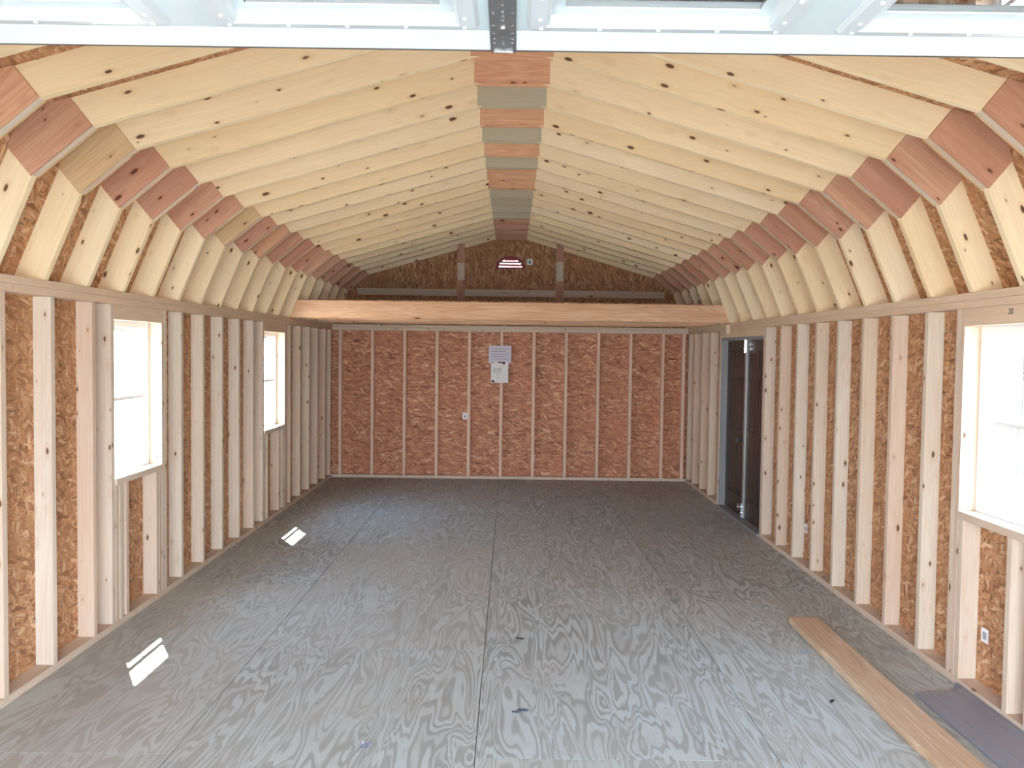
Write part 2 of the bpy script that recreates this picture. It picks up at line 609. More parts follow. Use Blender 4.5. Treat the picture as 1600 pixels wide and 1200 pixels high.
# far wall below, gable above (u = X, v = Z)
o = link('wall_far', slab_mesh([(-WO, -6), (WO, -6), (WO, ZH), (-WO, ZH)], [], lambda u, v, t: (u, YFO + t, v), TH, OSB_FAR, (2, 9)))
tag(o, kind='structure')
vent = [(-6.5, 105.0)] + [(-.3 + 6.2 * math.cos(math.radians(180 - a)), 105.0 + 4.8 * math.sin(math.radians(180 - a))) for a in range(10, 180, 10)] + [(5.9, 105.0)]
gable = [(-foot_out.x, ZH), (foot_out.x, ZH), tuple(K_out), tuple(apex_out), (-K_out.x, K_out.y)]
o = link('wall_gable', slab_mesh(gable, [vent], lambda u, v, t: (v * 0 + u, YFO + t, v), TH, OSB_GABLE, (12, 4)))
# the gable sheets are hung with the strands upright
me = o.data
for lp in me.uv_layers[0].data:
    lp.uv = (lp.uv[1], lp.uv[0])
tag(o, kind='structure')
front = [(-WO, -6), (WO, -6), (WO, ZH), tuple(K_out), tuple(apex_out), (-K_out.x, K_out.y), (-WO, ZH)]
o = link('wall_front', slab_mesh(front, [rect(-54.5, 0, 53.5, 84)], lambda u, v, t: (u, YF0 - t, v), TH, OSB_SIDE, (20, 4)))
tag(o, kind='structure')


# roof sheathing: profile swept along Y, UV = (distance along Y, distance up the slope)
def roof():
    foot_ext = foot_out - dl_ * .02
    prof = [Vector((-foot_ext.x, foot_ext.y)), Vector((-K_out.x, K_out.y)), apex_out, K_out, foot_ext]
    bm = bmesh.new()
    uvl = bm.loops.layers.uv.new('UVMap')
    dist = 0
    for i, (p, q) in enumerate(zip(prof[:-1], prof[1:])):
        d = (q - p)
        n = Vector((-d.y, d.x)).normalized()
        n = n if n.y > 0 else -n
        L = d.length
        ring = []
        for (pt, s) in ((p, dist), (q, dist + L)):
            for off in (0, TH):
                for y in (YF0 - 1, YFO + TH + 4):
                    ring.append((bm.verts.new(Vector((pt.x + n.x * off, y, pt.y + n.y * off)) * IN), (y * IN, s * IN)))
        quads = [(0, 1, 5, 4), (2, 6, 7, 3), (0, 2, 3, 1), (4, 5, 7, 6), (0, 4, 6, 2), (1, 3, 7, 5)]
        for qd in quads:
            f = bm.faces.new([ring[k][0] for k in qd])
            for lp, k in zip(f.loops, qd):
                lp[uvl].uv = ring[k][1]
        dist += L
    bmesh.ops.recalc_face_normals(bm, faces=bm.faces[:])
    me = bpy.data.meshes.new('ceiling')
    bm.to_mesh(me)
    bm.free()
    return tag(link('ceiling', me, OSB_SIDE), kind='structure')


roof()
# boxed eaves outside, one along each side wall
for s, nm in ((-1, 'trim_1'), (1, 'trim_2')):
    bm = bmesh.new()
    xs = sorted((s * (WO + TH), s * 95.3))
    bm_box(bm, xs[0], xs[1], YF0 - 1, YFO + 4, 73.9, 75.95)
    tag(link(nm, finish(bm, nm, .1), SIDING), kind='structure')


# windows: single-hung vinyl units set flush with the sheathing
def window(idx, s, ya, yb):
    root = empty('window_%d' % idx, (s * WO, (ya + yb) / 2, ZSILL))
    tag(root, kind='structure')
    cy_ = (ya + yb) / 2
    h = (yb - ya) / 2
    z0, z1 = ZSILL - 1.0, ZHEAD
    zm = 51.3

    def X(a):
        return s * a

    def add(name, boxes, mat, par):
        bm = bmesh.new()
        for x0, x1, y0, y1, a, b in boxes:
            xs = sorted((X(x0), X(x1)))
            bm_box(bm, xs[0] - s * WO, xs[1] - s * WO, y0 - cy_, y1 - cy_, a - ZSILL, b - ZSILL)
        return link(name, finish(bm, name, .06), mat, par)
    f = 1.5
    xo, xi = WO + TH + .8, WO - .35
    add('window_frame', [(xi, xo, ya + .02, ya + f, z0, z1), (xi, xo, yb - f, yb - .02, z0, z1),
                         (xi, xo, ya + f, yb - f, z0, z0 + f), (xi, xo, ya + f, yb - f, z1 - f, z1)], WHITE, root)
    for nm, za, zb, x0, x1 in (('lower_sash', z0 + f, zm + .45, WO + .0, WO + .5), ('upper_sash', zm - .45, z1 - f, WO + .55, WO + 1.05)):
        g = .9
        ya2, yb2 = ya + f, yb - f
        sash = add(nm, [(x0, x1, ya2, ya2 + g, za, zb), (x0, x1, yb2 - g, yb2, za, zb),
                        (x0, x1, ya2 + g, yb2 - g, za, za + g), (x0, x1, ya2 + g, yb2 - g, zb - g, zb)], WHITE, root)
        xm = (x0 + x1) / 2
        zc = (za + zb) / 2
        add('grille', [(xm - .05, xm + .12, cy_ - .3, cy_ + .3, za + g, zb - g),
                       (xm - .05, xm + .12, ya2 + g, cy_ - .3, zc - .12, zc + .12),
                       (xm - .05, xm + .12, cy_ + .3, yb2 - g, zc - .12, zc + .12)], WHITE, sash)
        bm = bmesh.new()
        xg = xm - .12 - WO
        vs = [bm.verts.new(Vector((s * xg, y - cy_, z - ZSILL)) * IN) for y, z in ((ya2 + g, za + g), (yb2 - g, za + g), (yb2 - g, zb - g), (ya2 + g, zb - g))]
        bm.faces.new(vs)
        link('pane', finish(bm, 'pane'), GLASS, sash)
    return root


for i, (s, a, b) in enumerate(WIN):
    window(i + 1, s, a, b)


# double door on the right wall: two dark six-panel leaves, closed
def double_door():
    root = empty('door_1', (WO, (DR0 + DR1) / 2, 0))
    tag(root, kind='structure')
    ox, oy = WO, (DR0 + DR1) / 2
    xd0, xd1 = WO - .9, WO + .85      # door thickness

    def add(name, boxes, mat, par, bev=.05):
        bm = bmesh.new()
        for x0, x1, y0, y1, a, b in boxes:
            bm_box(bm, x0 - ox, x1 - ox, y0 - oy, y1 - oy, a, b)
        return link(name, finish(bm, name, bev), mat, par)
    j = 1.1
    add('door_jamb', [(W + .2, WO + 1.1, DR0, DR0 + j, 0.05, 70.2), (W + .2, WO + 1.1, DR1 - j, DR1, 0.05, 70.2),
                      (W + .2, WO + 1.1, DR0 + j, DR1 - j, 70.2 - j, 70.2)], JAMB, root)
    add('threshold', [(W - .6, WO + 1.4, DR0 + j, DR1 - j, 0.02, .9)], JAMB, root)
    mid = 321.4
    for ya, yb in ((DR0 + j + .1, mid), (mid + .1, DR1 - j - .1)):
        z0, z1 = 1.0, 70.2 - j - .1
        wd = yb - ya
        st = 4.3
        ms = 3.6
        pw = (wd - 2 * st - ms) / 2
        rows = [(z0 + 7.5, z0 + 27.5), (z0 + 33.5, z0 + 53.5), (z0 + 57.5, z0 + 64.0)]
        boxes = [(xd0 + .35, xd1 - .35, ya + 1, yb - 1, z0 + 1, z1 - 1)]
        boxes += [(xd0, xd1, ya, ya + st, z0, z1), (xd0, xd1, yb - st, yb, z0, z1), (xd0, xd1, ya + st + pw, ya + st + pw + ms, z0, z1)]
        zz = [z0] + [v for r in rows for v in r] + [z1]
        for a, b in zip(zz[0::2], zz[1::2]):
            boxes += [(xd0, xd1, ya + st, ya + st + pw, a, b), (xd0, xd1, yb - st - pw, yb - st, a, b)]
        leaf = add('door_leaf', boxes, DARKDOOR, root, 0)
        pb = bmesh.new()
        for pa in (ya + st, yb - st - pw):
            for a, b in rows:      # raised fields
                m_ = 1.1
                o4 = [(pa, a), (pa + pw, a), (pa + pw, b), (pa, b)]
                i4 = [(pa + m_, a + m_), (pa + pw - m_, a + m_), (pa + pw - m_, b - m_), (pa + m_, b - m_)]
                V0 = [pb.verts.new(Vector((xd0 + .34 - ox, y - oy, z)) * IN) for y, z in o4]
                V1 = [pb.verts.new(Vector((xd0 + .06 - ox, y - oy, z)) * IN) for y, z in i4]
                pb.faces.new(V1)
                for k in range(4):
                    pb.faces.new((V0[k], V0[(k + 1) % 4], V1[(k + 1) % 4], V1[k]))
        link('raised_panel', finish(pb, 'raised_panel'), DARKDOOR, leaf)
        if ya > 310:
            kb = bmesh.new()
            cyl(kb, (xd0 - .15 - ox, mid + 3.6 - oy, 30.5), 1.15, .3, 'x', 20)
            cyl(kb, (xd0 - .9 - ox, mid + 3.6 - oy, 30.5), .45, 1.3, 'x', 16)
            bmesh.ops.create_uvsphere(kb, u_segments=18, v_segments=12, radius=1.05 * IN,
                                      matrix=Matrix.Translation(Vector((xd0 - 1.9 - ox, mid + 3.6 - oy, 30.5)) * IN))
            link('door_knob', finish(kb, 'door_knob'), RUBBER, leaf)
    ast = add('astragal', [(xd0 - .6, xd0 - .02, mid - 1.6, mid + .6, 1.0, 68.9)], ASTRAGAL, root)
    # bright slide bolts at the head and foot of the astragal
    for nm, z0, z1 in (('top_bolt', 64.2, 69.0), ('foot_bolt', 1.2, 6.4)):
        bb = bmesh.new()
        bm_box(bb, xd0 - .75 - ox, xd0 - .6 - ox, mid - 1.4 - oy, mid + .4 - oy, z0, z1)
        cyl(bb, (xd0 - 1.0 - ox, mid - .5 - oy, (z0 + z1) / 2), .3, (z1 - z0) * 1.06, 'z', 12)
        bm_box(bb, xd0 - 1.4 - ox, xd0 - .6 - ox, mid - 1.1 - oy, mid + .1 - oy, z0 + 1.2, z0 + 1.8)
        bm_box(bb, xd0 - 1.4 - ox, xd0 - .6 - ox, mid - 1.1 - oy, mid + .1 - oy, z1 - 1.8, z1 - 1.2)
        link(nm, finish(bb, nm, .03), SHINY, ast)
    rb = bmesh.new()   # pull ring at the foot
    R, r = 1.25, .2
    vs = []
    for i in range(20):
        a = 2 * math.pi * i / 20
        vs.append([rb.verts.new(Vector((xd0 - 1.5 - ox + r * math.sin(b), mid + 1.6 - oy + (R + r * math.cos(b)) * math.cos(a), 5.0 + (R + r * math.cos(b)) * math.sin(a))) * IN)
                   for b in [2 * math.pi * k / 8 for k in range(8)]])
    for i in range(20):
        for k in range(8):
            rb.faces.new((vs[i][k], vs[(i + 1) % 20][k], vs[(i + 1) % 20][(k + 1) % 8], vs[i][(k + 1) % 8]))
    link('pull_ring', finish(rb, 'pull_ring'), SHINY, ast)


double_door()

# ---------------------------------------------------------------- wall framing
ORD = ['first', 'second', 'third', 'fourth', 'fifth', 'sixth', 'seventh', 'eighth', 'ninth', 'tenth', 'eleventh', 'twelfth',
       'thirteenth', 'fourteenth', 'fifteenth', 'sixteenth', 'seventeenth', 'eighteenth', 'nineteenth', 'twentieth',
       'twenty-first', 'twenty-second', 'twenty-third', 'twenty-fourth']


def side_x(s):
    return (-WO + .02, -W) if s < 0 else (W, WO - .02)


def stud(s, y, label, z0=Z1, z1=ZP, name='wall_stud', cat='wall stud', group=None, mat=PINE):
    x0, x1 = side_x(s)
    o = board(name, x0, x1, y, y + 1.5, z0 + .01, z1 - .01, mat)
    return tag(o, label, cat, group)


# left wall, common studs
GL = 'studs of the left wall'
for y, lab in [(130.2, 'pine stud of left wall nearest the garage opening'),
               (146.2, 'pine stud cut by the left edge of the picture'),
               (162.2, 'pale wide-faced stud, second before the near left window'),
               (178.2, 'whitish stud just before the near left window, bare board beside it'),
               (226.2, 'pine stud first past the near left window'),
               (242.2, 'whitish stud second past the near left window'),
               (258.2, 'pinkish stud third past the near left window'),
               (274.2, 'whitish stud fourth past the near left window'),
               (289.4, 'pine stud one before the far left window frame'),
               (338.2, 'narrow-looking stud first past the far left window'),
               (354.2, 'pine stud second past the far left window'),
               (370.2, 'pine stud third past the far left window'),
               (386.2, 'pine stud fourth past the far left window'),
               (402.2, 'pine stud fifth past the far left window'),
               (413.8, 'last stud of left wall, in the far left corner')]:
    stud(-1, y, lab, group=GL)
# near left window framing
stud(-1, 186.6, 'knotty full-height stud forming near side of near left window', group=GL)
stud(-1, 215.2, 'full-height stud forming far side of near left window', group=GL)
stud(-1, 213.6, 'jack stud under header at far side of near left window', z1=ZHEAD, name='jack_stud', group='jack studs beside the windows and door')
GC = 'cripple studs under the windows'
zc = ZSILL - 1.5
for y, lab in [(188.3, 'short stud under near left window, against its near side'),
               (190.4, 'short stud under near left window, second from its near side'),
               (193.4, 'short stud under near left window, left of the bare board'),
               (210.2, 'white short stud under near left window, right of the bare board'),
               (211.9, 'short stud under near left window, against its far side')]:
    stud(-1, y, lab, z1=zc, name='cripple_stud', cat='short stud', group=GC)
# far left window framing
stud(-1, 300.9, 'knotty full-height stud forming near side of far left window', group=GL)
stud(-1, 331.4, 'full-height stud forming far side of far left window', group=GL)
stud(-1, 329.8, 'jack stud under header at far side of far left window', z1=ZHEAD, name='jack_stud', group='jack studs beside the windows and door')
for y, lab in [(302.6, 'short stud under far left window, against its near side'),
               (306.2, 'short stud under far left window, second from its near side'),
               (322.2, 'bluish white short stud under the far left window'),
               (327.0, 'short stud under far left window, against its far side')]:
    stud(-1, y, lab, z1=zc, name='cripple_stud', cat='short stud', group=GC)

# right wall
GR = 'studs of the right wall'
for y, lab in [(177.0, 'weathered stud beside the right window, first past it'),
               (193.0, 'pink stud second past the right window'),
               (209.0, 'pale knotty stud third past the right window'),
               (225.0, 'pine stud fourth past the right window'),
               (241.0, 'pale stud fifth past the right window'),
               (257.0, 'knotty stud sixth past the right window'),
               (273.0, 'stud one before the dark double door on the near side'),
               (289.0, 'stud at the near edge of the dark double door'),
               (369.0, 'first common stud past the dark double door'),
               (385.0, 'second common stud past the dark double door'),
               (401.0, 'third common stud past the dark double door'),
               (413.8, 'reddish last stud in the far right corner')]:
    stud(1, y, lab, group=GR)
stud(1, 352.2, 'full-height stud hidden behind far door jack stud', group=GR)
stud(1, 290.4, 'jack stud at near side of dark double door', z1=70.2, name='jack_stud', group='jack studs beside the windows and door')
stud(1, 350.7, 'jack stud at far side of dark double door', z1=70.2, name='jack_stud', group='jack studs beside the windows and door')
stud(1, 164.2, 'full-height pale stud at far side of right window', group=GR)
stud(1, 162.7, 'jack stud under header at far side of right window', z1=ZHEAD, name='jack_stud', group='jack studs beside the windows and door')
stud(1, 135.5, 'full-height stud at near side of right window', group=GR)
stud(1, 137.0, 'jack stud under header at near side of right window', z1=ZHEAD, name='jack_stud', group='jack studs beside the windows and door')
for y, lab in [(160.9, 'white short stud under right window, against its far side'),
               (145.0, 'short stud under right window, right of the barcode label'),
               (138.7, 'short stud under right window at the picture edge')]:
    stud(1, y, lab, z1=zc, name='cripple_stud', cat='short stud', group=GC)
# sills and headers
for (s, a, b), w_ in zip(WIN, ('near left', 'far left', 'right')):
    x0, x1 = side_x(s)
    ext = .9 if s > 0 else .0
    xs = (x0 + .4, x1 + .45) if s < 0 else (x0 - .45, x1 - .4)
    tag(board('window_sill', xs[0], xs[1], a + .02, b - .02, zc, ZSILL - .02, PINE), 'flat lumber sill under the %s window' % w_, 'window sill', 'rough window sills')
    tag(board('header', x0, x1, a - (1.5 if s > 0 else 0) + .02, b + 1.45, ZHEAD, ZP - .01, PLATE),
        'short board header above the %s window%s' % (w_, ', number pencilled on it' if s > 0 else ''), 'header', 'headers over the openings')
tag(board('header', W, WO - .02, 290.5, 352.1, 70.22, ZP - .01, PLATE), 'long board header above the dark double door', 'header', 'headers over the openings')

# bottom plates
for nm, args, lab in [
        ('l', (-WO + .02, -W, YF0, YFO - 3.6, 0, 1.5), 'bottom plate lying along the foot of the left wall'),
        ('r1', (W, WO - .02, YF0, DR0 - .02, 0, 1.5), 'bottom plate along right wall, nearer than the double door'),
        ('r2', (W, WO - .02, DR1 + .02, YFO - 3.6, 0, 1.5), 'short bottom plate on right wall beyond the double door'),
        ('f', (-WO + .02, WO - .02, YF + .0, YFO - .02, 0, 1.5), 'bottom plate lying along the foot of the far wall')]:
    tag(board('bottom_plate', args[0], args[1], args[2], args[3], args[4] + .01, args[5], PINE), lab, 'bottom plate', 'bottom plates on the floor')
# double top plates, each course in lengths
for s, w_ in ((-1, 'left'), (1, 'right')):
    x0, x1 = side_x(s)
    up = [(YF0, 96), (96, 288), (288, YFO - .02)] if s < 0 else [(YF0, 100), (100, 292), (292, YFO - .02)]
    lo = [(YF0, 150), (150, 342), (342, YFO - 3.6)] if s < 0 else [(YF0, 162.4), (162.4, 320), (320, YFO - 3.6)]
    for (a, b), d_ in zip(lo, ('nearest', 'middle', 'farthest')):
        tag(board('top_plate', x0, x1, a + .03, b - .03, 73.01, 74.48, PLATE), '%s length of the lower top plate on the %s wall' % (d_, w_), 'top plate', 'lower top plates of side walls')
    for (a, b), d_ in zip(up, ('nearest', 'middle', 'farthest')):
        tag(board('top_plate', x0, x1, a + .03, b - .03, 74.5, 75.98, PLATE), '%s length of the upper top plate on the %s wall' % (d_, w_), 'top plate', 'upper top plates of side walls')
tag(board('top_plate', -W + .05, W - .05, YF + .01, YFO - .02, 73.01, 74.48, PINE), 'lower top plate along the head of the far wall', 'top plate')
tag(board('top_plate', -W + .05, W - .05, YF + .01, YFO - .02, 74.5, 75.98, PINE), 'upper top plate along the head of the far wall', 'top plate')

# far wall studs
fx = [-84.5] + [-68.6 + 15.95 * k for k in range(10)] + [85.2]
GF = 'studs of the far wall'
for k, x in enumerate(fx):
    if k == 0:
        lab = 'far wall stud in its left corner'
    elif k == len(fx) - 1:
        lab = 'far wall stud in its right corner'
    elif k == 5:
        lab = 'far wall stud behind the two pinned papers'
    elif k < 5:
        lab = 'far wall stud, %s to the left of the pinned papers' % ORD[4 - k]
    else:
        lab = 'far wall stud, %s to the right of the pinned papers' % ORD[k - 6]
    tag(board('wall_stud', x, x + 1.5, YF + .01, YFO - .02, 1.52, 72.99, PINK), lab, 'wall stud', GF)

# ---------------------------------------------------------------- roof frames


def local_board(poly, o, d):
    """express polygon in the frame (origin o, x axis d) so the grain follows the board"""
    n = Vector((-d.y, d.x))
    return [((p - o).dot(d), (p - o).dot(n)) for p in poly]


def V2(x, z):
    return Vector((x, z))


def mir(poly):
    return [Vector((-p.x, p.y)) for p in poly]


# right-hand polygons
up_poly = [apex_in, K_in, K_out, apex_out]
lo_poly = [K_in, foot_in, foot_out, K_out]
gA = Vector(KU)
gB = Vector(KL)
gn = Vector(((gB - gA).y, -(gB - gA).x)).normalized()
gn = gn if gn.x > 0 else -gn
gA2 = isect(gA, gn, A + nu * (RW - .08), du)
gB2 = isect(gB, gn, foot_in + nl * (RW - .08), dl_)
gus_poly = [gA, gB, gB2, K_out - (nu + nl) * .05, gA2]
blk_poly = [gA + (K_in - gA) * .02, gB + (K_in - gB) * .02, K_in + Vector((.02, .02))]
rg = Vector(RIDGE_IN)
rtop = rg + Vector((0, (RW - .08) / nu.y))
ridge_poly = [Vector((-rg.x, rg.y)), rg, rtop, apex_out - Vector((0, .08)), Vector((-rtop.x, rtop.y))]
RM = {}


def part(name, poly, dirv, org, y0, y1, mat, parent, bev=.06):
    key = (name, mat.name, tuple(round(c, 3) for p in poly for c in p), y0, y1)
    if key not in RM:
        RM[key] = prism_mesh(local_board(poly, org, dirv), y0, y1, mat, bev, name)
    o = link(name, RM[key], None, parent)
    ang = math.atan2(dirv.y, dirv.x)
    o.location = (org.x * IN, 0, org.y * IN)
    o.rotation_euler = (0, -ang, 0)
    return o


def truss(y, label, rid, kl, kr, gable_end=False, group='gambrel roof frames'):
    root = empty('roof_truss', (0, y, 0))
    tag(root, label, 'roof truss', group)
    for s in (1, -1):
        f = (lambda p: p) if s > 0 else mir
        dU = Vector((du.x * s, du.y))
        dL = Vector((dl_.x * s, dl_.y))
        P = f(up_poly)
        part('upper_rafter', P, dU, P[0], 0, 1.5, RAFT, root)
        P = f(lo_poly)
        part('lower_rafter', P, dL, P[0], 0, 1.5, RAFT, root)
        G = f(gus_poly)
        dG = (G[1] - G[0]).normalized()
        km = kr if s > 0 else kl
        part('knee_gusset', G, dG, G[0], -.5, -.01, km, root, .03)
        if not gable_end:
            part('knee_gusset', G, dG, G[0], 1.51, 2.0, PLY_TAN, root, .03)
        B = f(blk_poly)
        part('knee_block', B, dG, B[0], .02, 1.48, PINE, root, .03)
    dR = Vector((1, 0))
    part('ridge_gusset', ridge_poly, dR, ridge_poly[0], -.5, -.01, rid, root, .03)
    if not gable_end:
        part('ridge_gusset', ridge_poly, dR, ridge_poly[0], 1.51, 2.0, rid, root, .03)
    return root


O_, G_, R_, T_ = PLY_ORANGE, PLY_GREEN, PLY_RED, PLY_TAN
# index k: y = 143.6 + 16 k ; ridge plate, left knee, right knee
ridge_m = {-5: O_, -4: G_, -3: O_, -2: G_, -1: O_, 0: O_, 1: O_, 2: O_, 3: G_, 4: O_, 5: G_, 6: O_, 7: G_, 8: O_, 9: O_, 10: G_, 11: G_, 12: G_, 13: G_, 14: R_, 15: R_, 16: R_, 17: R_}
left_m = {-1: O_, 0: R_, 1: T_, 2: R_, 3: R_, 4: R_, 5: R_, 6: T_, 7: R_, 8: O_}
right_m = {0: R_, 1: R_}
cname = {O_.name: 'orange', G_.name: 'greenish grey', R_.name: 'reddish'}
for k in range(-5, 17):
    y = 143.6 + 16 * k
    rm = ridge_m[k]
    early = {-5: 'roof truss directly above the windowed end of the garage door',
             -4: 'roof truss just past the far edge of the garage door, hidden above it',
             -3: 'second roof truss past the garage door edge, mostly hidden above it',
             -2: 'roof truss whose rafters just show in both upper corners under the door',
             -1: 'roof truss whose orange knee plate is cut by the left picture edge',
             0: 'roof truss with the largest fully visible red-brown left knee plate',
             1: 'roof truss with the nearest tan left knee plate',
             2: 'roof truss with uppermost orange ridge plate seen below garage door edge'}
    if k in early:
        lab = early[k]
    elif k == 3:
        lab = 'roof truss with uppermost greenish grey ridge plate, below the first orange one'
    elif k < 12:
        lab = 'roof truss with %s ridge plate, %s below the uppermost orange plate' % (cname[rm.name], ORD[k - 3])
    elif k == 12:
        lab = 'roof truss standing just before the crossing fir beam'
    else:
        lab = 'roof truss over the loft, %s beyond the fir beam' % ORD[k - 13]
    truss(y, lab, rm, left_m.get(k, R_), right_m.get(k, R_))

# end truss against the gable: flat webs and a nailer with plywood plates at the joints
gt = truss(YFO - 1.52, 'end roof truss fixed against the brown gable sheathing', R_, R_, R_, True)


def zin(x):     # underside of the upper rafter
    return apex_in.y - su * abs(x)


for x in (-26.4, 22.4):
    P = [V2(x, 84.2), V2(x + 3.5, 84.2), V2(x + 3.5, zin(x + 3.5) - .02), V2(x, zin(x) - .02)]
    part('web_post', P, Vector((0, 1)), P[0], 0, 1.48, PINE, gt, .05)
    P = [V2(x - .05, zin(x) - 6.4), V2(x + 3.55, zin(x) - 6.4), V2(x + 3.55, zin(x) + 3.0), V2(x - .05, zin(x) + 3.0)]
    part('web_gusset', P, Vector((0, 1)), P[0], -.5, -.01, PLY_RED, gt, .03)
    P = [V2(x - .2, 84.3), V2(x + 3.7, 84.3), V2(x + 3.7, 98.4), V2(x - .2, 98.4)]
    part('web_gusset', P, Vector((0, 1)), P[0], -.5, -.01, PLY_RED, gt, .03)
for x0, x1 in ((-76, -26.6), (-22.7, 22.2), (26.1, 76)):
    P = [V2(x0, 90.6), V2(x1, 90.6), V2(x1, 93.9), V2(x0, 93.9)]
    part('cross_rail', P, Vector((1, 0)), P[0], 0, 1.48, PINE, gt, .05)

# ---------------------------------------------------------------- loft: beam, joists, deck
bx = 91.6
tag(board('loft_beam', -bx, bx, 337.2, 338.7, 76.02, 82.95, FIR), 'long knotty fir beam crossing the room under the loft front', 'beam')
for k, y in enumerate((351.7, 367.7, 383.7, 399.7)):
    tag(board('loft_joist', -86.2, 86.2, y + 2.2, y + 3.7, 76.02, 82.95, FIR), 'loft joist %s behind the front fir beam' % ORD[k], 'joist', 'loft joists')
bm = bmesh.new()
bm_box(bm, -76, 76, 338.8, 416.8, 83.0, 83.5)
me = finish(bm, 'loft_deck')
uvs = me.uv_layers.new(name='UVMap')
for lp, d in zip(me.loops, uvs.data):
    c = me.vertices[lp.vertex_index].co
    d.uv = (c.x, c.y)
tag(link('loft_deck', me, OSB_GABLE), 'dark strand board deck laid over the loft joists', 'loft deck')
# short hanger block under the right end of the beam
tag(board('beam_block', W - 1.6, W - .05, 337.0, 339.0, 71.6, 75.3, PINE), 'small block on right plate under the beam end', 'block')


# ---------------------------------------------------------------- half-round gable vent
def gable_vent():
    root = empty('gable_vent', (-.3, YFO, 105))
    tag(root, 'red half-round louvred vent high in the gable', 'vent')
    bm = bmesh.new()
    N = 18
    R = 0
    rings = []
    for rx, rz, y in ((7.1, 5.6, -.3), (7.1, 5.6, -.02), (6.15, 4.75, -.02), (6.15, 4.75, TH + .4), (5.8, 4.4, TH + .4), (5.8, 4.4, -.3)):
        rings.append([bm.verts.new(Vector((rx * math.cos(math.pi * i / N), y, rz * math.sin(math.pi * i / N))) * IN) for i in range(N + 1)])
    for a in range(6):
        for i in range(N):
            bm.faces.new((rings[a][i], rings[a][i + 1], rings[(a + 1) % 6][i + 1], rings[(a + 1) % 6][i]))
    bm_box(bm, -7.1, 7.1, -.3, -.02, -.7, .25)
    bm_box(bm, -6.1, 6.1, -.02, TH + .4, .02, .25)
    link('vent_frame', finish(bm, 'vent_frame'), RED, root)
    for z in (.95, 2.3, 3.6):
        hw = 5.9 * math.sqrt(max(0, 1 - ((z + .3) / 4.5) ** 2)) - .02
        bm = bmesh.new()
        # louvre blade sloping outward and down
        a = [(-hw, -.1, z + .0), (hw, -.1, z + .0), (hw, TH + .3, z - .35), (-hw, TH + .3, z - .35)]
        b = [(x, y, zz + .8) for x, y, zz in a]
        va = [bm.verts.new(Vector(p) * IN) for p in a]
        vb = [bm.verts.new(Vector(p) * IN) for p in b]
        bm.faces.new(va)
        bm.faces.new(vb[::-1])
        for i in range(4):
            bm.faces.new((va[i], va[(i + 1) % 4], vb[(i + 1) % 4], vb[i]))
        link('louvre', finish(bm, 'louvre'), RED, root)


gable_vent()


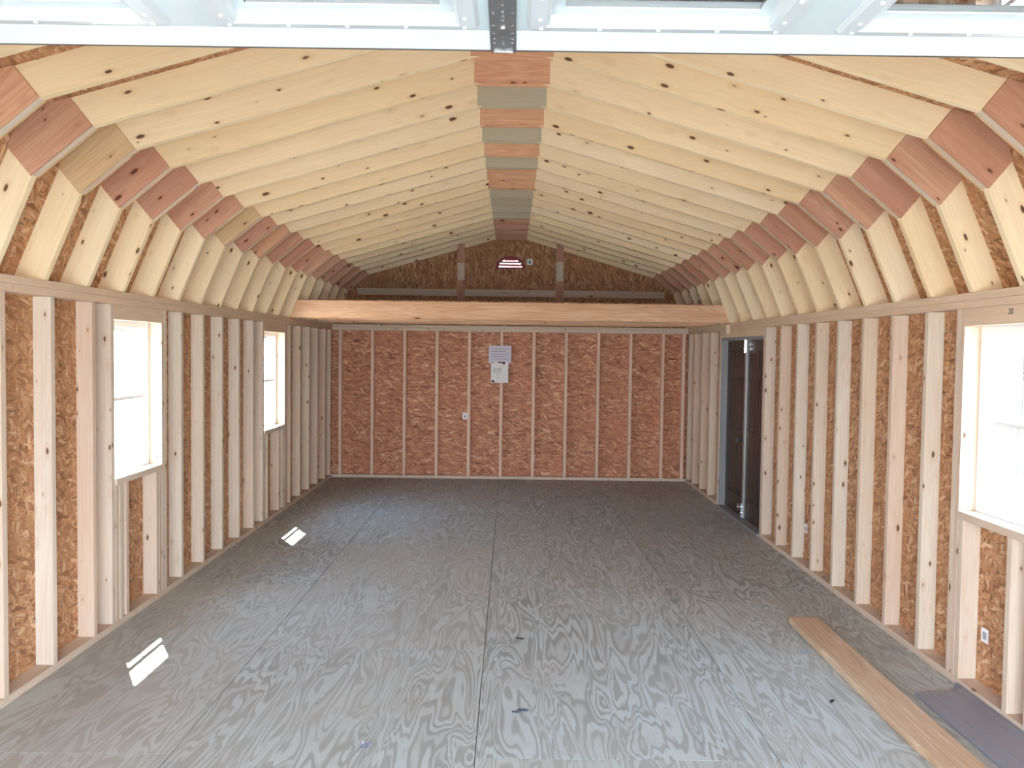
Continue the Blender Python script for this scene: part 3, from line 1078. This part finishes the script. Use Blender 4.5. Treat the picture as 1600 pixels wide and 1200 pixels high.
# ---------------------------------------------------------------- raised garage door
def garage_door():
    XC, ZD = -.5, 89.5
    root = empty('garage_door', (XC, 73.2, ZD))
    tag(root, 'white overhead garage door raised flat under the roof, row of windows', 'garage door', kind='thing')

    def rel(p):
        return Vector((p[0], p[1] - 73.2, p[2] - ZD)) * IN

    def boxes(name, bl, mat, par, bev=.06):
        bm = bmesh.new()
        for x0, x1, y0, y1, z0, z1 in bl:
            bm_box(bm, x0, x1, y0 - 73.2, y1 - 73.2, z0 - ZD, z1 - ZD)
        return link(name, finish(bm, name, bev), mat, par)

    # windowed section: y 52..73.2, four openings
    Y0, Y1 = 52.0, 73.15
    wy0, wy1 = 55.2, 67.0
    hw = 9.3
    cxs = [-36.6, -12.2, 12.2, 36.6]
    bl = [(-54, 54, wy1, Y1, ZD, ZD + 1.9), (-54, 54, Y0, wy0, ZD, ZD + 1.9)]
    edges = [-54] + [v for c in cxs for v in (c - hw, c + hw)] + [54]
    for a, b in zip(edges[0::2], edges[1::2]):
        bl.append((a, b, wy0, wy1, ZD, ZD + 1.9))
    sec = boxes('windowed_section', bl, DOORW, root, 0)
    # far edge rail: pressed lip sloping down towards the edge
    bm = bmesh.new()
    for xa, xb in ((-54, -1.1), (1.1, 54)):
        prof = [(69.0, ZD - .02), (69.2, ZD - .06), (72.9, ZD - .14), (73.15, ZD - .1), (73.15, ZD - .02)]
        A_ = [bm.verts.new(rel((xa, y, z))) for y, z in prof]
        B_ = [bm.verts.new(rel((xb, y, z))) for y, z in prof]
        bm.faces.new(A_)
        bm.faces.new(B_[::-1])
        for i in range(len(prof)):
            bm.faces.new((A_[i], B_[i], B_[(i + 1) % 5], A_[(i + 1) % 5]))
    link('edge_rail', finish(bm, 'edge_rail'), RAIL_LIT, root)
    boxes('weather_seal', [(-54, 54, 73.17, 73.5, ZD - .1, ZD + 1.6)], RUBBER, root, .05)
    # centre stile bracket with slots and bolts
    br = boxes('centre_stile', [(-1.05, 1.05, 50, 73.3, ZD - .3, ZD - .02)], STEEL, root, .08)
    def dot(name, r, h, seg, mat, at, par, cache={}):
        if (name, r) not in cache:
            b_ = bmesh.new()
            cyl(b_, (0, 0, 0), r, h, 'z', seg)
            cache[(name, r)] = finish(b_, name)
        o = link(name, cache[(name, r)], mat, par)
        o.location = rel(at)
        return o
    for y in (63.4, 64.6, 65.1, 65.5, 66.3, 69.9, 70.7, 71.2, 71.7, 72.2):
        dot('bolt', .13, .08, 10, SHINY, (0, y, ZD - .33), br)
    for y in (64.9, 67.3, 68.9, 70.1, 71.0):
        for x in (-.75, .75):
            dot('bolt', .12, .08, 10, SHINY, (x, y, ZD - .33), br)
    dot('end_plug', .42, .12, 18, SHINY, (0, 68.0, ZD - .35), br)
    boxes('end_lip', [(-.8, .8, 72.75, 73.0, ZD - .42, ZD - .3)], SHINY, br, .03)
    # window frames and panes
    for c in cxs:
        fo, fi = 10.35, 8.55
        ya, yb = wy0 - 1.0, wy1 + .85
        ia, ib = wy0 + .5, wy1 - .25
        bm = bmesh.new()
        # flange ring, standing proud of the door's inside face (down), with a sloping outer edge
        def ring(ox0, ox1, oy0, oy1, z):
            return [bm.verts.new(rel((c + x, y, z))) for x, y in ((ox0, oy0), (ox1, oy0), (ox1, oy1), (ox0, oy1))]
        r0 = ring(-fo, fo, ya, yb, ZD - .01)
        r1 = ring(-fo + .3, fo - .3, ya + .25, yb - .25, ZD - .45)
        r2_ = ring(-fi - .3, fi + .3, ia - .2, ib + .2, ZD - .5)
        r3 = ring(-fi, fi, ia, ib, ZD - .35)
        r4 = ring(-fi + .15, fi - .15, ia + .15, ib - .12, ZD + .42)
        r5 = ring(-fi + 1.1, fi - 1.1, ia + 1.1, ib - 1.2, ZD + .46)
        r6 = ring(-fi + 1.1, fi - 1.1, ia + 1.1, ib - 1.2, ZD + .9)
        rs = [r0, r1, r2_, r3, r4, r5, r6]
        for a, b in zip(rs[:-1], rs[1:]):
            for i in range(4):
                bm.faces.new((a[i], a[(i + 1) % 4], b[(i + 1) % 4], b[i]))
        me = finish(bm, 'window_frame')
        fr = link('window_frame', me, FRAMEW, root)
        bm = bmesh.new()
        vs = [bm.verts.new(rel((c + x, y, ZD + .6))) for x, y in ((-fi + 1, ia + 1), (fi - 1, ia + 1), (fi - 1, ib - 1), (-fi + 1, ib - 1))]
        bm.faces.new(vs)
        link('pane', finish(bm, 'pane'), DGLASS, fr)
        for x in (-9.2, -4.6, 0, 4.6, 9.2):
            for y in (yb - .62, ya + .62):
                dot('screw', .16, .1, 10, WHITE, (c + x, y, ZD - .52), fr)
        for y in (58, 61.5, 65.4):
            for x in (-9.3, 9.3):
                dot('screw', .16, .1, 10, WHITE, (c + x, y, ZD - .52), fr)
    # plain sections towards the opening
    for i in range(3):
        y1 = 51.8 - 21.2 * i
        y0 = y1 - 21.0
        s_ = boxes('plain_section', [(-54, 54, y0, y1, ZD, ZD + 1.9)], DOORW, root, .08)
        boxes('stile', [(-1.3, 1.3, y0 + .5, y1 - .5, ZD - .25, ZD - .01), (-53.9, -50.5, y0 + .5, y1 - .5, ZD - .25, ZD - .01),
                        (50.5, 53.9, y0 + .5, y1 - .5, ZD - .25, ZD - .01)], DOORW, s_)
    # tracks with rollers, hung from the rafters by straps
    for s in (-1, 1):
        x = s * 55.6
        boxes('track', [(x - .9, x + .9, -12, 84, ZD - .1, ZD + .0), (x + s * .8, x + s * .9, -12, 84, ZD, ZD + 1.9),
                        (x - .9, x + .9, -12, 84, ZD + 1.9, ZD + 2.0)], STEEL, root, 0)
        boxes('hanger_strap', [(x + s * .95, x + s * 1.1, 80.6, 81.6, ZD - .2, 103.0)], STEEL, root, 0)
    return root


garage_door()

# ---------------------------------------------------------------- things on the floor and walls
# loose 2x6 on the floor, turned slightly off the wall line
def loose_board():
    p0, p1 = Vector((67.3, 198.0)), Vector((66.3, 96.0))
    d = (p1 - p0)
    L = d.length
    d.normalize()
    bm = bmesh.new()
    n = 24
    rr = random.Random(3)
    rows = []
    for i in range(n + 1):
        x = L * i / n
        e0 = .12 * math.sin(i * 1.9) * rr.random()
        # a bite split out of the left edge
        bite = .55 if i == 16 else 0
        ht = 1.5
        rows.append([bm.verts.new(Vector((x, -.0 + e0 + bite, 0)) * IN), bm.verts.new(Vector((x, 6.9, 0)) * IN),
                     bm.verts.new(Vector((x, 6.9, ht)) * IN), bm.verts.new(Vector((x, -.0 + e0 + bite * .6, ht)) * IN)])
    for a, b in zip(rows[:-1], rows[1:]):
        for k in range(4):
            bm.faces.new((a[k], a[(k + 1) % 4], b[(k + 1) % 4], b[k]))
    bm.faces.new(rows[0])
    bm.faces.new(rows[-1][::-1])
    me = finish(bm, 'loose_board', .05)
    me.materials.append(TREATED)
    o = link('loose_board', me)
    # local X along d, local Y towards the wall (+x)
    ex = Vector((d.x, d.y, 0))
    ey = Vector((-d.y, d.x, 0))
    Mx = Matrix((ex, ey, Vector((0, 0, 1)))).transposed().to_4x4()
    Mx.translation = Vector((p0.x, p0.y, .02)) * IN
    o.matrix_world = Mx
    tag(o, 'long loose pine board with bold grain lying on the floor', 'board')


loose_board()


# slate metal flashing strips beside it
def flashing(name, x0, x1, ya, yb, prof, label):
    """prof: list of (fraction across, height) giving the folded cross-section; 0.06 in thick"""
    bm = bmesh.new()
    A_, B_ = [], []
    for k, (fr, z) in enumerate(prof):
        x = x0 + (x1 - x0) * fr
        A_.append([bm.verts.new(Vector((x, ya, z)) * IN), bm.verts.new(Vector((x, yb, z)) * IN)])
        B_.append([bm.verts.new(Vector((x, ya, z - .07)) * IN), bm.verts.new(Vector((x, yb, z - .07)) * IN)])
    for S in (A_, B_):
        for p, q in zip(S[:-1], S[1:]):
            bm.faces.new((p[0], q[0], q[1], p[1]))
    for e in (0, 1):
        for i in range(len(prof) - 1):
            bm.faces.new((A_[i][e], B_[i][e], B_[i + 1][e], A_[i + 1][e]))
    for i in (0, -1):
        bm.faces.new((A_[i][0], A_[i][1], B_[i][1], B_[i][0]))
    o = link(name, finish(bm, name), SLATEM)
    tag(o, label, 'metal strip', 'slate metal strips by the right wall')


flashing('metal_strip', 77.2, 86.3, 96, 156.3, [(0, .1), (.02, .62), (.30, .72), (.325, .60), (.35, .74), (.93, .82), (.96, .6), (1, .62)],
         'wide slate grey folded metal strip on floor by right wall')
flashing('metal_strip', 85.5, 86.9, 96, 157.5, [(0, .92), (.5, .95), (.55, .90), (1, .94)], 'narrow slate metal strip on the wide one, beside bottom plate')
flashing('metal_strip', 86.95, 87.7, 96, 160.5, [(0, .1), (.05, .85), (.45, .85), (.5, .72), (1, .8)], 'thinnest slate metal strip pressed against the right bottom plate')


# papers pinned to the far wall stud
def sheet(name, x0, x1, z0, z1, y, mat, label, curl=.35):
    bm = bmesh.new()
    nx, nz = 8, 8
    F, Bk = [], []
    for i in range(nx + 1):
        rf, rb = [], []
        for j in range(nz + 1):
            u, v = i / nx, j / nz
            yy = y - curl * (abs(u - .5) * 2) ** 3 * (1 - v) - .05
            p = Vector((x0 + (x1 - x0) * u, yy, z0 + (z1 - z0) * v))
            rf.append(bm.verts.new(p * IN))
            rb.append(bm.verts.new((p + Vector((0, .02, 0))) * IN))
        F.append(rf)
        Bk.append(rb)
    for i in range(nx):
        for j in range(nz):
            bm.faces.new((F[i][j], F[i + 1][j], F[i + 1][j + 1], F[i][j + 1]))
            bm.faces.new((Bk[i][j], Bk[i][j + 1], Bk[i + 1][j + 1], Bk[i + 1][j]))
    o = link(name, finish(bm, name), mat)
    tag(o, label, 'paper', 'papers pinned to the far wall')
    return o


top = sheet('notice_paper', -10.4, .7, 57.6, 66.2, YF - .05, PAPER_L, 'wide lined notice pinned above the drawing on far wall', .0)
bm = bmesh.new()
for k, z in enumerate((64.6, 63.3, 62.1, 60.9, 59.7)):
    bm_box(bm, -8.9, -1.2 - (k % 2) * .5, YF - .118, YF - .108, z - .16, z + .16)
for x in (-9.4, -.5):
    bm_box(bm, x - .07, x + .07, YF - .118, YF - .108, 58.2, 65.6)
link('printed_lines', finish(bm, 'lines'), INK, top)
low = sheet('drawing_paper', -9.2, -.7, 47.9, 58.4, YF - .16, PAPER_W, 'upright paper with ink drawing pinned below the notice', .0)
bm = bmesh.new()
rr = random.Random(8)
for cx_, cz_, rx, rz in ((-6.2, 54.4, 2.2, .5), (-5.9, 53.4, 2.6, .45), (-5.2, 52.0, 1.4, .6), (-4.9, 54.2, .5, 1.1), (-5.6, 49.9, .6, .5)):
    n = 18
    pr = None
    first = None
    for i in range(int(n * .8)):
        a = 2 * math.pi * i / n
        p = [Vector((cx_ + (rx + t) * math.cos(a), YF - .235, cz_ + (rz + t) * math.sin(a))) * IN for t in (-.1, .1)]
        vv = [bm.verts.new(q) for q in p]
        if pr:
            bm.faces.new((pr[0], vv[0], vv[1], pr[1]))
        pr = vv
link('ink_strokes', finish(bm, 'ink'), INK, low)
bm = bmesh.new()
bm_box(bm, -6.0, -2.2, YF - .235, YF - .225, 57.7, 58.3)
bm_box(bm, -8.9, -8.1, YF - .235, YF - .225, 57.7, 58.2)
bm_box(bm, -3.6, -2.3, YF - .235, YF - .225, 57.1, 57.7)
v = [bm.verts.new(Vector(p) * IN) for p in ((-9.0, YF - .235, 48.1), (-6.9, YF - .235, 48.1), (-8.6, YF - .235, 49.6))]
bm.faces.new(v)
link('dark_print', finish(bm, 'dark'), INKD, low)


# small stick-on labels
def label_tag(name, axis, s, a0, a1, z0, z1, lab, mark=None, plane=None, tape=False):
    """a sticker lying on a wall face; a* run along Y (side walls) or X (far wall)"""
    bm = bmesh.new()
    if axis == 'y':
        xs = sorted((s * (plane), s * (plane - .03)))
        bm_box(bm, xs[0], xs[1], a0, a1, z0, z1)
    else:
        bm_box(bm, a0, a1, plane - .03, plane, z0, z1)
    o = link(name, finish(bm, name), LABELW)
    tag(o, lab, 'label', 'stick-on labels')
    if mark:
        bm = bmesh.new()
        if mark == 'bars':
            z = z0 + (z1 - z0) * .22
            wseq = (.10, .05, .12, .06, .05, .13, .07, .1)
            while z < z0 + (z1 - z0) * .72:
                for w_ in wseq:
                    if z > z0 + (z1 - z0) * .72:
                        break
                    m0, m1 = a0 + (a1 - a0) * .25, a0 + (a1 - a0) * .78
                    if axis == 'y':
                        xs = sorted((s * (plane - .032), s * (plane - .045)))
                        bm_box(bm, xs[0], xs[1], m0, m1, z, z + w_ * .8)
                    else:
                        bm_box(bm, m0, m1, plane - .045, plane - .032, z, z + w_ * .8)
                    z += w_ * 1.7
            link('barcode', finish(bm, 'bars'), INKD, o)
        elif mark == 'green':
            m = (a0 + a1) / 2
            bm_box(bm, m - .5, m + .5, plane - .045, plane - .032, z0 + .6, z1 - .6)
            link('green_print', finish(bm, 'g'), LABELG, o)
        elif mark == 'blue':
            m = (a0 + a1) / 2
            bm_box(bm, m - .4, m + .4, plane - .045, plane - .032, z0 + .8, z1 - 1.2)
            link('grey_print', finish(bm, 'g'), INK, o)
    return o


label_tag('barcode_label', 'y', 1, 157.2, 159.6, 9.5, 12.2, 'white barcode label on board under the right window', 'bars', WO)
label_tag('barcode_label', 'y', 1, 254.6, 257.0, 9.4, 12.0, 'small white label between right studs before the double door', 'bars', WO)
label_tag('stud_label', 'x', 0, -23.2, -20.9, 29.3, 32.6, 'small white label at mid height on the far wall board', 'blue', YFO)
label_tag('stud_label', 'x', 0, 11.6, 13.0, 8.6, 12.2, 'tiny lilac label low on the far wall board', None, YFO)
label_tag('gable_label', 'x', 0, 7.9, 10.7, 106.4, 109.4, 'small white label with green print right of gable vent', 'green', YFO)

# pencilled number on the right header
fc = bpy.data.curves.new('pencil_mark', 'FONT')
fc.body = '20'
fc.size = 1.5 * IN
fc.extrude = .0003
fo = bpy.data.objects.new('pencil_mark', fc)
COL.objects.link(fo)
dg = bpy.context.evaluated_depsgraph_get()
me = bpy.data.meshes.new_from_object(fo.evaluated_get(dg))
bpy.data.objects.remove(fo)
me.materials.clear()
me.materials.append(INKD)
# seen from inside, the right wall reads towards the camera: text X -> -Y
hd = [o for o in COL.objects if o.name.startswith('header') and 'right window' in o.get('label', '')][0]
t = link('pencil_mark', me)
Mx = Matrix(((0, 0, -1), (-1, 0, 0), (0, 1, 0))).to_4x4()
Mx.translation = Vector((W - .02, 148.6, 71.3)) * IN
t.parent = hd
t.matrix_parent_inverse = hd.matrix_world.inverted()
t.matrix_world = Mx
tw = hd.matrix_world.inverted() @ Mx
t.matrix_parent_inverse = Matrix.Identity(4)
t.matrix_basis = tw


# bits of scrap on the floor
def scrap(name, x, y, sx, sy_, h, rot, mat, label, seed):
    rr = random.Random(seed)
    bm = bmesh.new()
    n = 5
    g = [[bm.verts.new(Vector((sx * (i / n - .5) + rr.uniform(-.1, .1), sy_ * (j / n - .5) + rr.uniform(-.1, .1), .04 + h * rr.random() ** 1.5)) * IN)
          for j in range(n + 1)] for i in range(n + 1)]
    for i in range(n):
        for j in range(n):
            if (i in (0, n - 1)) and (j in (0, n - 1)):
                continue
            bm.faces.new((g[i][j], g[i + 1][j], g[i + 1][j + 1], g[i][j + 1]))
    bmesh.ops.solidify(bm, geom=bm.faces[:], thickness=.03 * IN)
    o = link(name, finish(bm, name), mat)
    o.location = (x * IN, y * IN, .02 * IN)
    o.rotation_euler = (0, 0, rot)
    tag(o, label, 'scrap')


scrap('crumpled_foil', -22.1, 133.0, 1.6, 1.4, 1.0, .5, OUTLET, 'crumpled shiny scrap at bottom centre-left of the floor', 1)
scrap('wood_sliver', 3.0, 146.8, 3.2, .9, .5, .35, plain('grey_chip', (.20, .20, .27), .6), 'dark bluish sliver on floor near bottom centre', 2)
scrap('paper_scrap', 64.2, 178.6, 2.4, .8, .35, .1, plain('pale_blue_scrap', (.45, .50, .56), .6), 'pale bluish scrap on a floor seam beside the loose board', 3)
scrap('wood_chip', 3.2, 184.8, 2.2, .8, .25, -.3, plain('brown_chip', (.18, .13, .10), .8), 'small brown chip at the centre floor seam', 4)
scrap('bark_chip', 60.4, 152.8, 1.8, .7, .3, .9, plain('dark_chip', (.14, .11, .10), .8), 'small dark chip left of the loose board', 5)
